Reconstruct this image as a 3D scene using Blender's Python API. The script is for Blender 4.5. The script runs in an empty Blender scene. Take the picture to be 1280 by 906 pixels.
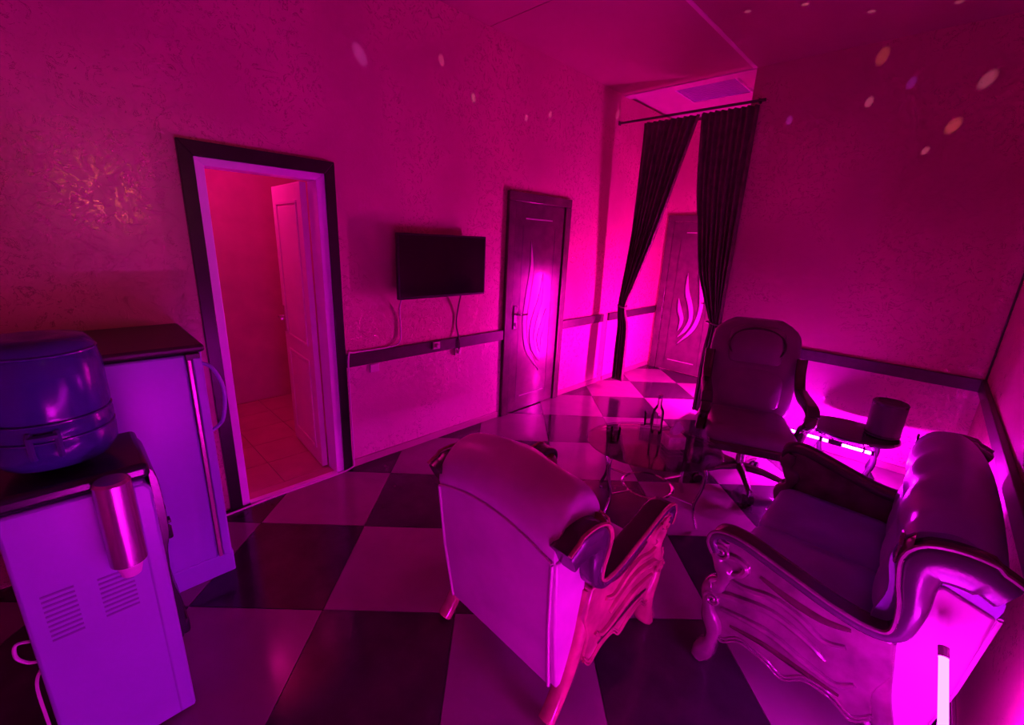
import bpy, bmesh, math, random
from mathutils import Vector, Matrix
random.seed(7)
S = bpy.context.scene
COL = S.collection
PI = math.pi

# ---------------------------------------------------------------- camera
CAM_POS = Vector((2.815, 0.0, 1.68))
R3 = ((0.715, 0.222, -0.663), (0.698, -0.166, 0.697), (0.045, -0.961, -0.273))
_f = Vector((R3[0][2], R3[1][2], R3[2][2])).normalized()
_r = Vector((R3[0][0], R3[1][0], R3[2][0])); _r = (_r - _f * _r.dot(_f)).normalized()
_u = _r.cross(_f)
cam = bpy.data.objects.new('camera', bpy.data.cameras.new('camera'))
COL.objects.link(cam)
cam.matrix_world = Matrix(((_r.x, _u.x, -_f.x, CAM_POS.x), (_r.y, _u.y, -_f.y, CAM_POS.y),
                           (_r.z, _u.z, -_f.z, CAM_POS.z), (0, 0, 0, 1)))
cam.data.sensor_fit = 'HORIZONTAL'; cam.data.sensor_width = 36
cam.data.lens = 36 * 541 / 1280
cam.data.clip_start = 0.02
S.camera = cam

# ---------------------------------------------------------------- world, exposure, light levels
S.view_settings.view_transform = 'Standard'; S.view_settings.look = 'None'
S.view_settings.exposure = 0.12; S.view_settings.gamma = 1.0
S.view_settings.use_curve_mapping = False
wd = bpy.data.worlds.new('world'); S.world = wd; wd.use_nodes = True
wd.node_tree.nodes['Background'].inputs[0].default_value = (0, 0, 0, 1)
wd.node_tree.nodes['Background'].inputs[1].default_value = 0
LED_TABLE = ((1.0, 0.0025, 1.0), 1150)      # pink tube by the corner table
LED_LEAN = ((0.85, 0.005, 1.0), 105)      # tube leaning on the couch
LED_FLOOR = ((0.95, 0.004, 0.92), 340)     # tube on the floor along the right wall
LED_CORNER = ((1.0, 0.002, 0.60), 820)     # tube behind the corridor curtain
CEIL_RED = ((1.0, 0.004, 0.36), 20)        # lamp of the side room (watts)
SCONCE = ((1.0, 0.34, 0.16), 12)
DISCO_W = 20

# ---------------------------------------------------------------- materials
def mat(name, col, rough=0.5, metal=0.0, spec=0.5, bump=None, vary=0.0, vscale=6.0, coat=0.0,
        emit=None, alpha=1.0, trans=0.0):
    m = bpy.data.materials.new(name); m.use_nodes = True
    nt = m.node_tree; b = nt.nodes['Principled BSDF']
    b.inputs['Base Color'].default_value = (*col, 1)
    b.inputs['Roughness'].default_value = rough
    b.inputs['Metallic'].default_value = metal
    b.inputs['Specular IOR Level'].default_value = spec
    b.inputs['Coat Weight'].default_value = coat
    b.inputs['Coat Roughness'].default_value = 0.08
    b.inputs['Transmission Weight'].default_value = trans
    if emit:
        b.inputs['Emission Color'].default_value = (*emit[0], 1)
        b.inputs['Emission Strength'].default_value = emit[1]
    tc = None
    if vary or bump:
        tc = nt.nodes.new('ShaderNodeTexCoord')
    if vary:
        n = nt.nodes.new('ShaderNodeTexNoise'); n.inputs['Scale'].default_value = vscale
        n.inputs['Detail'].default_value = 6
        nt.links.new(tc.outputs['Object'], n.inputs['Vector'])
        cr = nt.nodes.new('ShaderNodeValToRGB')
        cr.color_ramp.elements[0].position = 0.3; cr.color_ramp.elements[1].position = 0.7
        cr.color_ramp.elements[0].color = (*[c * (1 - vary) for c in col], 1)
        cr.color_ramp.elements[1].color = (*[min(1, c * (1 + vary)) for c in col], 1)
        nt.links.new(n.outputs['Fac'], cr.inputs['Fac'])
        nt.links.new(cr.outputs['Color'], b.inputs['Base Color'])
    if bump:
        sc, st, dist, kind = bump
        if kind == 'voronoi':
            n = nt.nodes.new('ShaderNodeTexVoronoi'); n.inputs['Scale'].default_value = sc; out = n.outputs['Distance']
        else:
            n = nt.nodes.new('ShaderNodeTexNoise'); n.inputs['Scale'].default_value = sc
            n.inputs['Detail'].default_value = 5; n.inputs['Distortion'].default_value = 1.2; out = n.outputs['Fac']
        nt.links.new(tc.outputs['Object'], n.inputs['Vector'])
        bp = nt.nodes.new('ShaderNodeBump'); bp.inputs['Strength'].default_value = st
        bp.inputs['Distance'].default_value = dist
        nt.links.new(out, bp.inputs['Height']); nt.links.new(bp.outputs['Normal'], b.inputs['Normal'])
    return m

def plaster(name, col, rough):
    """trowelled decorative plaster with raised wrinkles and a pearly sheen on them"""
    m = bpy.data.materials.new(name); m.use_nodes = True
    nt = m.node_tree; b = nt.nodes['Principled BSDF']; L = nt.links.new
    tc = nt.nodes.new('ShaderNodeTexCoord')
    n1 = nt.nodes.new('ShaderNodeTexNoise'); n1.inputs['Scale'].default_value = 15
    n1.inputs['Detail'].default_value = 8; n1.inputs['Roughness'].default_value = 0.62; n1.inputs['Distortion'].default_value = 2.2
    L(tc.outputs['Object'], n1.inputs['Vector'])
    r1 = nt.nodes.new('ShaderNodeValToRGB')
    r1.color_ramp.elements[0].position = 0.54; r1.color_ramp.elements[1].position = 0.60
    L(n1.outputs['Fac'], r1.inputs['Fac'])
    n2 = nt.nodes.new('ShaderNodeTexNoise'); n2.inputs['Scale'].default_value = 60; n2.inputs['Detail'].default_value = 3
    L(tc.outputs['Object'], n2.inputs['Vector'])
    ad = nt.nodes.new('ShaderNodeMath'); ad.operation = 'MULTIPLY_ADD'; ad.inputs[1].default_value = 0.22
    L(n2.outputs['Fac'], ad.inputs[0]); L(r1.outputs['Color'], ad.inputs[2])
    bp = nt.nodes.new('ShaderNodeBump'); bp.inputs['Strength'].default_value = 0.3; bp.inputs['Distance'].default_value = 0.006
    L(ad.outputs[0], bp.inputs['Height']); L(bp.outputs['Normal'], b.inputs['Normal'])
    n3 = nt.nodes.new('ShaderNodeTexNoise'); n3.inputs['Scale'].default_value = 1.7; n3.inputs['Detail'].default_value = 5
    L(tc.outputs['Object'], n3.inputs['Vector'])
    mx = nt.nodes.new('ShaderNodeValToRGB')
    mx.color_ramp.elements[0].position = 0.35; mx.color_ramp.elements[1].position = 0.68
    mx.color_ramp.elements[0].color = (*[c * 0.88 for c in col], 1)
    mx.color_ramp.elements[1].color = (*[min(1, c * 1.1) for c in col], 1)
    L(n3.outputs['Fac'], mx.inputs['Fac']); L(mx.outputs['Color'], b.inputs['Base Color'])
    n4 = nt.nodes.new('ShaderNodeTexNoise'); n4.inputs['Scale'].default_value = 11
    n4.inputs['Detail'].default_value = 9; n4.inputs['Roughness'].default_value = 0.66; n4.inputs['Distortion'].default_value = 3.0
    L(tc.outputs['Object'], n4.inputs['Vector'])
    r4 = nt.nodes.new('ShaderNodeValToRGB'); e = r4.color_ramp.elements
    e[0].position = 0.555; e[0].color = (0, 0, 0, 1); e[1].position = 0.575; e[1].color = (1, 1, 1, 1)
    e2 = e.new(0.597); e2.color = (0, 0, 0, 1)
    L(n4.outputs['Fac'], r4.inputs['Fac'])
    m4 = nt.nodes.new('ShaderNodeMath'); m4.operation = 'MULTIPLY'; m4.inputs[1].default_value = 0.78
    r5 = nt.nodes.new('ShaderNodeValToRGB'); r5.color_ramp.elements[0].position = 0.40; r5.color_ramp.elements[1].position = 0.52
    L(n3.outputs['Fac'], r5.inputs['Fac'])
    m6 = nt.nodes.new('ShaderNodeMath'); m6.operation = 'MULTIPLY'; L(r4.outputs['Color'], m6.inputs[0]); L(r5.outputs['Color'], m6.inputs[1])
    L(m6.outputs[0], m4.inputs[0]); L(m4.outputs[0], b.inputs['Metallic'])
    m5 = nt.nodes.new('ShaderNodeMath'); m5.operation = 'MULTIPLY_ADD'; m5.inputs[1].default_value = 0.16 - rough; m5.inputs[2].default_value = rough
    L(m6.outputs[0], m5.inputs[0]); L(m5.outputs[0], b.inputs['Roughness'])
    b.inputs['Specular IOR Level'].default_value = 0.55
    return m

def glassy(name, tint, mixfac, rough=0.02):
    """thin clear pane: mostly see-through, mirror-like at grazing angles"""
    m = bpy.data.materials.new(name); m.use_nodes = True
    nt = m.node_tree; nt.nodes.clear(); L = nt.links.new
    o = nt.nodes.new('ShaderNodeOutputMaterial'); t = nt.nodes.new('ShaderNodeBsdfTransparent')
    t.inputs[0].default_value = (*tint, 1)
    g = nt.nodes.new('ShaderNodeBsdfGlossy'); g.inputs['Roughness'].default_value = rough
    fr = nt.nodes.new('ShaderNodeFresnel'); fr.inputs[0].default_value = 1.5
    mu = nt.nodes.new('ShaderNodeMath'); mu.operation = 'MULTIPLY'; mu.inputs[1].default_value = mixfac
    L(fr.outputs[0], mu.inputs[0])
    mx = nt.nodes.new('ShaderNodeMixShader'); L(mu.outputs[0], mx.inputs[0]); L(t.outputs[0], mx.inputs[1]); L(g.outputs[0], mx.inputs[2])
    L(mx.outputs[0], o.inputs[0])
    return m

M = {}
M['plaster'] = plaster('pearl_plaster', (0.60, 0.25, 0.30), 0.34)
M['dado'] = plaster('dado_plaster', (0.66, 0.33, 0.46), 0.34)
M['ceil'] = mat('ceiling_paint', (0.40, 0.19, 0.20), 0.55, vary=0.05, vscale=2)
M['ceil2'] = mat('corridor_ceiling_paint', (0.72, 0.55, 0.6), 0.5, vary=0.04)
M['white_tile'] = mat('pale_floor_tile', (0.27, 0.21, 0.22), 0.16, vary=0.08, vscale=5, bump=(40, 0.02, 0.002, 'noise'))
M['black_tile'] = mat('black_floor_tile', (0.035, 0.03, 0.035), 0.14, vary=0.2, vscale=7)
M['grout'] = mat('grout', (0.22, 0.2, 0.2), 0.8)
M['rail'] = mat('dark_brown_rail', (0.05, 0.03, 0.04), 0.35, vary=0.2, vscale=20)
M['black_wood'] = mat('black_lacquer_casing', (0.016, 0.014, 0.016), 0.3, vary=0.2, vscale=20)
M['white_pvc'] = mat('white_frame_paint', (0.84, 0.80, 0.95), 0.3, vary=0.04)
M['base'] = mat('baseboard_paint', (0.42, 0.24, 0.28), 0.3, vary=0.08)
M['door_brown'] = mat('brown_door_veneer', (0.085, 0.045, 0.06), 0.22, vary=0.25, vscale=9, coat=0.3)
M['door_groove'] = mat('dark_door_groove', (0.02, 0.012, 0.015), 0.4)
M['inlay'] = mat('frosted_inlay', (0.42, 0.34, 0.38), 0.25)
M['chrome'] = mat('chrome', (0.75, 0.73, 0.75), 0.10, metal=1.0)
M['door_white'] = mat('white_door_paint', (0.80, 0.70, 0.68), 0.35, vary=0.04)
M['room_red'] = mat('side_room_wall', (0.55, 0.33, 0.30), 0.6, vary=0.08)
M['room_floor'] = mat('side_room_floor_tile', (0.52, 0.30, 0.28), 0.4, vary=0.08)
M['tv_black'] = mat('black_plastic', (0.012, 0.012, 0.014), 0.3, vary=0.1)
M['screen'] = mat('dark_screen', (0.006, 0.006, 0.008), 0.12)
M['cable_w'] = mat('white_cable', (0.75, 0.7, 0.72), 0.4)
M['cable_d'] = mat('dark_cable', (0.05, 0.04, 0.05), 0.5)
M['outlet'] = mat('outlet_plastic', (0.72, 0.62, 0.66), 0.3)
M['curtain'] = mat('dark_velvet_curtain', (0.12, 0.03, 0.07), 0.75, vary=0.3, vscale=14, bump=(60, 0.1, 0.003, 'noise'))
M['fridge'] = mat('violet_lit_enamel', (0.31, 0.38, 0.68), 0.33, vary=0.02, bump=(180, 0.02, 0.001, 'noise'))  # white enamel, bluish because the violet light is put into its colour
M['fridge_top'] = mat('black_fridge_top', (0.03, 0.02, 0.025), 0.4, vary=0.2)
M['fridge_trim'] = mat('grey_door_profile', (0.62, 0.45, 0.48), 0.25, metal=0.4)
M['disp'] = mat('violet_lit_shell', (0.32, 0.38, 0.62), 0.34, vary=0.03)  # white shell with the violet LED light tinted into the colour
M['disp_dark'] = mat('dark_dispenser_plastic', (0.02, 0.015, 0.03), 0.25, vary=0.1)
M['slot'] = mat('vent_slot_plastic', (0.20, 0.2, 0.36), 0.6)
M['cup'] = mat('brushed_cup_tube', (0.6, 0.45, 0.55), 0.26, metal=0.8, bump=(200, 0.03, 0.001, 'noise'))
M['cupw'] = mat('white_paper_cup', (0.8, 0.66, 0.76), 0.5)
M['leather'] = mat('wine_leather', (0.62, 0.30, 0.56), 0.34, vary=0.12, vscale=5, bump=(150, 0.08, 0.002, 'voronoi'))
M['leather_haze'] = mat('haze_violet_leather', (0.27, 0.10, 0.58), 0.30, vary=0.15, vscale=5, bump=(150, 0.08, 0.002, 'voronoi'))  # couch leather, violet lens haze mixed into its base colour
M['pad'] = mat('dark_arm_leather', (0.055, 0.02, 0.055), 0.25, vary=0.15, bump=(150, 0.06, 0.002, 'voronoi'))
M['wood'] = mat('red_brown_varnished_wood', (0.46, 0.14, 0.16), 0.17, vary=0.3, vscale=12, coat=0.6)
M['wood_c'] = mat('dim_lit_varnished_wood', (0.15, 0.05, 0.11), 0.17, vary=0.3, vscale=12, coat=0.6)  # same suite wood, painted darker for the weaker light on the couch
M['wood_d'] = mat('dark_varnished_wood', (0.06, 0.02, 0.03), 0.15, vary=0.3, vscale=14, coat=0.5)
M['piping'] = mat('pale_piping', (0.62, 0.40, 0.56), 0.35)
M['office'] = mat('plum_office_leather', (0.22, 0.07, 0.24), 0.32, vary=0.12, bump=(120, 0.06, 0.002, 'voronoi'))
M['clear'] = glassy('clear_glass', (0.93, 0.90, 0.93), 1.0)
M['table_glass'] = glassy('table_glass', (0.96, 0.94, 0.96), 0.9)
M['tissue'] = mat('tissue_box_card', (0.85, 0.55, 0.70), 0.5, vary=0.2, vscale=30)
M['paper'] = mat('white_tissue', (0.85, 0.75, 0.8), 0.8)
M['tabledark'] = mat('dark_table_lacquer', (0.03, 0.018, 0.035), 0.16, vary=0.1)
M['speaker'] = mat('speaker_mesh', (0.05, 0.03, 0.06), 0.45, vary=0.1, bump=(220, 0.15, 0.002, 'voronoi'))
M['panel'] = mat('prismatic_panel', (0.35, 0.28, 0.6), 0.18, bump=(35, 0.5, 0.01, 'voronoi'))
M['led1'] = mat('pink_led', (0.8, 0.7, 0.8), 0.4, emit=LED_TABLE)
M['led2'] = mat('violet_pink_led', (0.8, 0.7, 0.8), 0.4, emit=LED_LEAN)
M['led3'] = mat('magenta_led', (0.8, 0.7, 0.8), 0.4, emit=LED_CORNER)
M['led4'] = mat('floor_led', (0.8, 0.7, 0.8), 0.4, emit=LED_FLOOR)
M['sconce'] = mat('amber_lamp_shade', (0.8, 0.6, 0.4), 0.6, emit=((1, 0.5, 0.2), 1.5))
M['redlamp'] = mat('red_lamp_glass', (0.8, 0.3, 0.3), 0.5, emit=((1, 0.05, 0.12), 6))
# blue tinted bottle: glassy, see-through
M['bottle'] = mat('blue_bottle_plastic', (0.05, 0.03, 0.24), 0.2)
M['bottle'].node_tree.nodes['Principled BSDF'].inputs['Alpha'].default_value = 0.72
M['bottle_ring'] = mat('blue_bottle_rib', (0.05, 0.03, 0.16), 0.15)

# ---------------------------------------------------------------- mesh helpers
class MB:
    def __init__(s): s.v = []; s.f = []
    def add(s, vs, fs):
        o = len(s.v); s.v += [tuple(v) for v in vs]; s.f += [tuple(i + o for i in f) for f in fs]; return s
    def box(s, a, b):
        (x0, y0, z0), (x1, y1, z1) = a, b
        return s.add([(x0, y0, z0), (x1, y0, z0), (x1, y1, z0), (x0, y1, z0), (x0, y0, z1), (x1, y0, z1), (x1, y1, z1), (x0, y1, z1)],
                     [(0, 3, 2, 1), (4, 5, 6, 7), (0, 1, 5, 4), (1, 2, 6, 5), (2, 3, 7, 6), (3, 0, 4, 7)])
    def rings(s, rings, closed=True, cap=True):
        n = len(rings[0]); vs = [p for r in rings for p in r]; fs = []
        for i in range(len(rings) - 1):
            for j in range(n if closed else n - 1):
                a = i * n + j; b = i * n + (j + 1) % n
                fs.append((a, b, b + n, a + n))
        if cap and closed:
            fs.append(tuple(reversed(range(n)))); fs.append(tuple(range(len(vs) - n, len(vs))))
        return s.add(vs, fs)
    def lathe(s, prof, c=(0, 0, 0), n=24, sx=1, sy=1, cap=True):
        return s.rings([[(c[0] + r * sx * math.cos(2 * PI * j / n), c[1] + r * sy * math.sin(2 * PI * j / n), c[2] + z) for j in range(n)] for r, z in prof], cap=cap)
    def tube(s, pts, rad, n=8, cap=True):
        pts = [Vector(p) for p in pts]
        rads = rad if isinstance(rad, (list, tuple)) else [rad] * len(pts)
        rings = []; up = None
        for i, p in enumerate(pts):
            t = (pts[min(i + 1, len(pts) - 1)] - pts[max(i - 1, 0)]).normalized()
            if up is None: up = Vector((0, 0, 1)) if abs(t.z) < 0.9 else Vector((1, 0, 0))
            a = (up - t * up.dot(t)).normalized(); b = t.cross(a); up = a
            rings.append([p + (a * math.cos(2 * PI * j / n) + b * math.sin(2 * PI * j / n)) * rads[i] for j in range(n)])
        return s.rings(rings, cap=cap)
    def prism(s, poly, x0, x1, bev=0.0):
        """polygon in (y,z), extruded along x"""
        n = len(poly); vs = [(x0, y, z) for y, z in poly] + [(x1, y, z) for y, z in poly]
        fs = [tuple(range(n - 1, -1, -1)), tuple(range(n, 2 * n))] + [(i, (i + 1) % n, (i + 1) % n + n, i + n) for i in range(n)]
        return s.add(vs, fs)
    def ribbon(s, path, thick, x0, x1, n=12, e=0.5):
        """strap of rounded section following path in (y,z); width runs along x"""
        m = len(path); rings = []
        th = thick if isinstance(thick, (list, tuple)) else [thick] * m
        cx = (x0 + x1) / 2; hw = (x1 - x0) / 2
        for i in range(m):
            a = path[max(i - 1, 0)]; b = path[min(i + 1, m - 1)]
            ty, tz = b[0] - a[0], b[1] - a[1]; l = math.hypot(ty, tz) or 1; ny, nz = -tz / l, ty / l
            r = []
            for j in range(n):
                w = 2 * PI * j / n; c, q = math.cos(w), math.sin(w)
                u = math.copysign(abs(c) ** e, c) * hw; v = math.copysign(abs(q) ** e, q) * th[i] / 2
                r.append((cx + u, path[i][0] + ny * v, path[i][1] + nz * v))
            rings.append(r)
        return s.rings(rings)
    def build(s, name, m, parent=None, smooth=True, bevel=0.0, segs=2, sub=0, ang=40):
        me = bpy.data.meshes.new(name); me.from_pydata([tuple(v) for v in s.v], [], s.f); me.update()
        bm = bmesh.new(); bm.from_mesh(me); bmesh.ops.recalc_face_normals(bm, faces=bm.faces)
        bm.to_mesh(me); bm.free()
        me.materials.append(M[m] if isinstance(m, str) else m)
        o = bpy.data.objects.new(name, me); COL.objects.link(o)
        if parent: o.parent = parent
        if smooth:
            me.shade_smooth()
            try: me.set_sharp_from_angle(angle=math.radians(ang))
            except Exception: pass
        if bevel:
            b = o.modifiers.new('bevel', 'BEVEL'); b.width = bevel; b.segments = segs; b.limit_method = 'ANGLE'; b.angle_limit = math.radians(35)
        if sub:
            d = o.modifiers.new('sub', 'SUBSURF'); d.levels = sub; d.render_levels = sub
        return o

def box(name, a, b, m, parent=None, bevel=0.0, segs=2):
    return MB().box(a, b).build(name, m, parent, smooth=bevel > 0, bevel=bevel, segs=segs)
def tag(o, label=None, cat=None, group=None, kind=None):
    if label: o['label'] = label
    if cat: o['category'] = cat
    if group: o['group'] = group
    if kind: o['kind'] = kind
    return o
def struct(o, label=None): return tag(o, label, kind='structure')
def thing(name, loc, label, cat, rz=0, group=None):
    o = bpy.data.objects.new(name, None); COL.objects.link(o); o.location = loc; o.rotation_euler = (0, 0, rz)
    o.empty_display_size = 0.1
    return tag(o, label, cat, group)
def smooth_path(pts, n=6):
    """Catmull-Rom through the points"""
    out = []; P = [pts[0]] + list(pts) + [pts[-1]]; k = len(pts[0])
    for i in range(1, len(P) - 2):
        for j in range(n):
            t = j / n
            out.append(tuple(0.5 * (2 * P[i][d] + (P[i + 1][d] - P[i - 1][d]) * t + (2 * P[i - 1][d] - 5 * P[i][d] + 4 * P[i + 1][d] - P[i + 2][d]) * t * t
                                    + (3 * P[i][d] - P[i - 1][d] - 3 * P[i + 1][d] + P[i + 2][d]) * t ** 3) for d in range(k)))
    out.append(tuple(pts[-1])); return out

# ---------------------------------------------------------------- room shell
XR, YB, YE, YN, ZC = 3.22, 4.50, 5.83, -1.30, 3.20   # right wall, back wall, corridor end, near wall, ceiling
CX1 = 1.29                                            # corridor's right side
# floor slab and tiles laid on the diagonal
fl = MB()
fl.box((0, YN, -0.10), (XR, YB, -0.006)); fl.box((0, YB, -0.10), (CX1, YE, -0.006))
floor = struct(fl.build('floor', 'grout', smooth=False))
def clip(poly, ax, val, keep_less):
    out = []
    for i in range(len(poly)):
        a, b = poly[i], poly[(i + 1) % len(poly)]
        ia = (a[ax] <= val) == keep_less; ib = (b[ax] <= val) == keep_less
        if ia: out.append(a)
        if ia != ib:
            t = (val - a[ax]) / (b[ax] - a[ax]); out.append((a[0] + (b[0] - a[0]) * t, a[1] + (b[1] - a[1]) * t))
    return out
T = 0.608; A0, B0 = 0.605, 0.235; q2 = math.sqrt(0.5); gap = 0.0022
for i in range(-4, 12):
    for j in range(-6, 10):
        a0, a1 = A0 + i * T + gap, A0 + (i + 1) * T - gap; b0, b1 = B0 + j * T + gap, B0 + (j + 1) * T - gap
        sq = [((a - b) * q2, (a + b) * q2) for a, b in ((a0, b0), (a1, b0), (a1, b1), (a0, b1))]
        mb = MB(); done = False
        for (x0, y0, x1, y1) in ((0.002, YN, XR - 0.002, YB - 0.002), (0.002, YB - 0.002, CX1 - 0.002, YE - 0.002)):
            p = sq
            for ax, v, k in ((0, x0, False), (0, x1, True), (1, y0, False), (1, y1, True)):
                if p: p = clip(p, ax, v, k)
            if len(p) < 3: continue
            ar = abs(sum(p[n][0] * p[(n + 1) % len(p)][1] - p[(n + 1) % len(p)][0] * p[n][1] for n in range(len(p)))) / 2
            if ar < 0.0008: continue
            n = len(p)
            mb.add([(x, y, -0.006) for x, y in p] + [(x, y, 0) for x, y in p],
                   [tuple(range(n, 2 * n))] + [(m_, (m_ + 1) % n, (m_ + 1) % n + n, m_ + n) for m_ in range(n)])
            done = True
        if done:
            mb.build('floor_tile', 'black_tile' if (i + j) % 2 else 'white_tile', floor, smooth=False)

# left wall with the doorway (y .60-1.17, to z 1.97)
D0, D1, DZ = 0.585, 1.185, 1.985
w = MB()
w.box((-0.12, YN, 0), (0, D0, ZC)); w.box((-0.12, D1, 0), (0, YE, ZC)); w.box((-0.12, D0, DZ), (0, D1, ZC))
struct(w.build('wall_left', 'plaster', smooth=False))
struct(MB().box((CX1, YB, 0), (XR + 0.12, YB + 0.12, ZC)).build('wall_back', 'plaster', smooth=False))
struct(MB().box((CX1, YB + 0.12, 0), (CX1 + 0.12, YE, ZC)).build('wall_corridor', 'plaster', smooth=False))
struct(MB().box((-0.12, YE, 0), (CX1 + 0.12, YE + 0.12, ZC)).build('wall_end', 'plaster', smooth=False))
struct(MB().box((XR, YN, 0), (XR + 0.12, YB, ZC)).build('wall_right', 'plaster', smooth=False))
struct(MB().box((-0.12, YN - 0.12, 0), (XR + 0.12, YN, ZC)).build('wall_near', 'plaster', smooth=False))
# ceiling: boards with an open seam along x=1.28
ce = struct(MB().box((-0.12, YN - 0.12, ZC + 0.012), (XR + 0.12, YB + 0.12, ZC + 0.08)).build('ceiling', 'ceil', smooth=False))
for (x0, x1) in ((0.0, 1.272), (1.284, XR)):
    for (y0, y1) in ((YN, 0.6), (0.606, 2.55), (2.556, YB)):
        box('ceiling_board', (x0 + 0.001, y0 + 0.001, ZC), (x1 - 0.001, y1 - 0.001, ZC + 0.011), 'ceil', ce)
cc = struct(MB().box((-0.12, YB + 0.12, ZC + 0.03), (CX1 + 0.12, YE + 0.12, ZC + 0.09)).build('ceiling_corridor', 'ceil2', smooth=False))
struct(box('trim_1', (0.0, YB - 0.005, ZC - 0.012), (CX1, YB + 0.12, ZC + 0.03), 'ceil2'))
# pale seam strip between the ceiling boards
strip_seam = struct(box('trim_2', (1.262, YN, ZC - 0.003), (1.294, YB - 0.006, ZC), 'ceil2'))
# dado below the rail, chair rails, baseboards
def strip(name, a, b, m): return struct(box(name, a, b, m, bevel=0.004))
RZ0, RZ1 = 0.775, 0.868
dn = 0
for (y0, y1) in ((1.283, 2.797), (3.693, YB), (YB + 0.12, YE)):
    dn += 1
    strip('trim_rail_%d' % dn, (0, y0, RZ0), (0.028, y1, RZ1), 'rail')
    struct(box('trim_dado_%d' % dn, (0, y0, 0.06), (0.006, y1, RZ0), 'dado'))
    strip('baseboard_left_%d' % dn, (0, y0, 0), (0.014, y1, 0.058), 'base')
strip('trim_rail_back', (CX1, YB - 0.028, RZ0), (XR, YB, RZ1), 'rail')
struct(box('trim_dado_back', (CX1, YB - 0.006, 0.06), (XR, YB, RZ0), 'dado'))
strip('baseboard_back', (CX1, YB - 0.014, 0), (XR, YB, 0.058), 'base')
strip('trim_rail_right', (XR - 0.028, YN, RZ0), (XR, YB - 0.03, RZ1), 'rail')
strip('baseboard_right', (XR - 0.014, YN, 0), (XR, YB - 0.03, 0.058), 'base')
strip('trim_corner', (XR - 0.012, YB - 0.012, RZ1), (XR, YB, ZC), 'rail')
# corridor ceiling panel
pn = thing('ceiling_panel', (0.76, 4.92, ZC + 0.03), 'square purple-tinted prismatic lighting panel, unlit, on the corridor ceiling', 'ceiling panel')
fr = MB()
for a, b in (((-0.3, -0.25, -0.02), (0.3, -0.235, 0)), ((-0.3, 0.235, -0.02), (0.3, 0.25, 0)), ((-0.3, -0.235, -0.02), (-0.285, 0.235, 0)), ((0.285, -0.235, -0.02), (0.3, 0.235, 0))): fr.box(a, b)
fr.build('panel_frame', 'white_pvc', pn, smooth=False)
box('diffuser', (-0.285, -0.235, -0.014), (0.285, 0.235, -0.002), 'panel', pn)

# ---------------------------------------------------------------- side room seen through the doorway
sr = MB()
sr.box((-1.96, -0.3, 0), (-1.84, 2.1, 2.6)); sr.box((-1.84, -0.3, 0), (-0.12, -0.18, 2.6)); sr.box((-1.84, 1.75, 0), (-0.12, 1.87, 2.6))
struct(sr.build('wall_side_room', 'room_red', smooth=False))
struct(MB().box((-1.84, -0.18, 2.6), (-0.12, 1.75, 2.68)).build('ceiling_side_room', 'room_red', smooth=False))
sf = struct(MB().box((-1.84, -0.18, -0.08), (0.0, 1.75, -0.005)).build('floor_side_room', 'grout', smooth=False))
for i in range(5):
    for j in range(6):
        x0, y0 = -1.84 + i * 0.345, -0.18 + j * 0.345
        y1 = min(y0 + 0.342, 1.75)
        box('room_tile', (x0 + 0.002, y0 + 0.002, -0.005), (x0 + 0.342, y1, 0.0), 'room_floor', sf)
box('threshold_tile', (-0.115, D0 + 0.003, -0.005), (0.0, D1 - 0.003, 0.0), 'room_floor', sf)
rl = thing('ceiling_lamp', (-0.95, 0.75, 2.6), 'red globe lamp on the side room ceiling', 'lamp')
MB().lathe([(0.05, 0), (0.05, -0.02)], n=20).build('lamp_base', 'white_pvc', rl)
MB().lathe([(0.03, -0.02), (0.07, -0.045), (0.08, -0.08), (0.06, -0.125), (0.005, -0.14)], n=20).build('lamp_globe', 'redlamp', rl)
def light(name, kind, loc, col, power, size=0.1):
    l = bpy.data.lights.new(name, kind); l.color = col; l.energy = power
    if kind == 'POINT': l.shadow_soft_size = size
    o = bpy.data.objects.new(name, l); COL.objects.link(o); o.location = loc; return o
light('red_room_light', 'POINT', (-0.95, 0.75, 2.36), CEIL_RED[0], CEIL_RED[1], 0.09)

# door frame: black casing, white inner frame, white leaf opened into the side room
df = struct(bpy.data.objects.new('door_1', None), 'open white panelled door in a black casing with white inner frame'); COL.objects.link(df)
for nm, x1, o0, o1, oz, i0, i1, iz, m in (('casing', 0.03, 0.500, 1.280, 2.082, 0.563, 1.220, 2.010, 'black_wood'), ('inner_frame', 0.018, 0.563, 1.220, 2.010, 0.606, 1.166, 1.970, 'white_pvc')):
    for poly in ([(o0, 0), (i0, 0), (i0, iz), (o0, oz)], [(o1, 0), (i1, 0), (i1, iz), (o1, oz)], [(o0, oz), (o1, oz), (i1, iz), (i0, iz)]):
        MB().prism(poly, 0.0 if nm == 'casing' else -0.12, x1).build(nm, m, df, bevel=0.003)
box('threshold_strip', (-0.015, 0.606, 0.0), (0.03, 1.166, 0.012), 'white_pvc', df, bevel=0.003)
lf = MB()
lw = 0.64
lf.box((-lw, 0, 0.012), (0, 0.038, 1.965))
leaf = lf.build('door_leaf', 'door_white', df, bevel=0.003)
leaf.location = (-0.125, 1.122, 0); leaf.rotation_euler = (0, 0, math.radians(-4))
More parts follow.
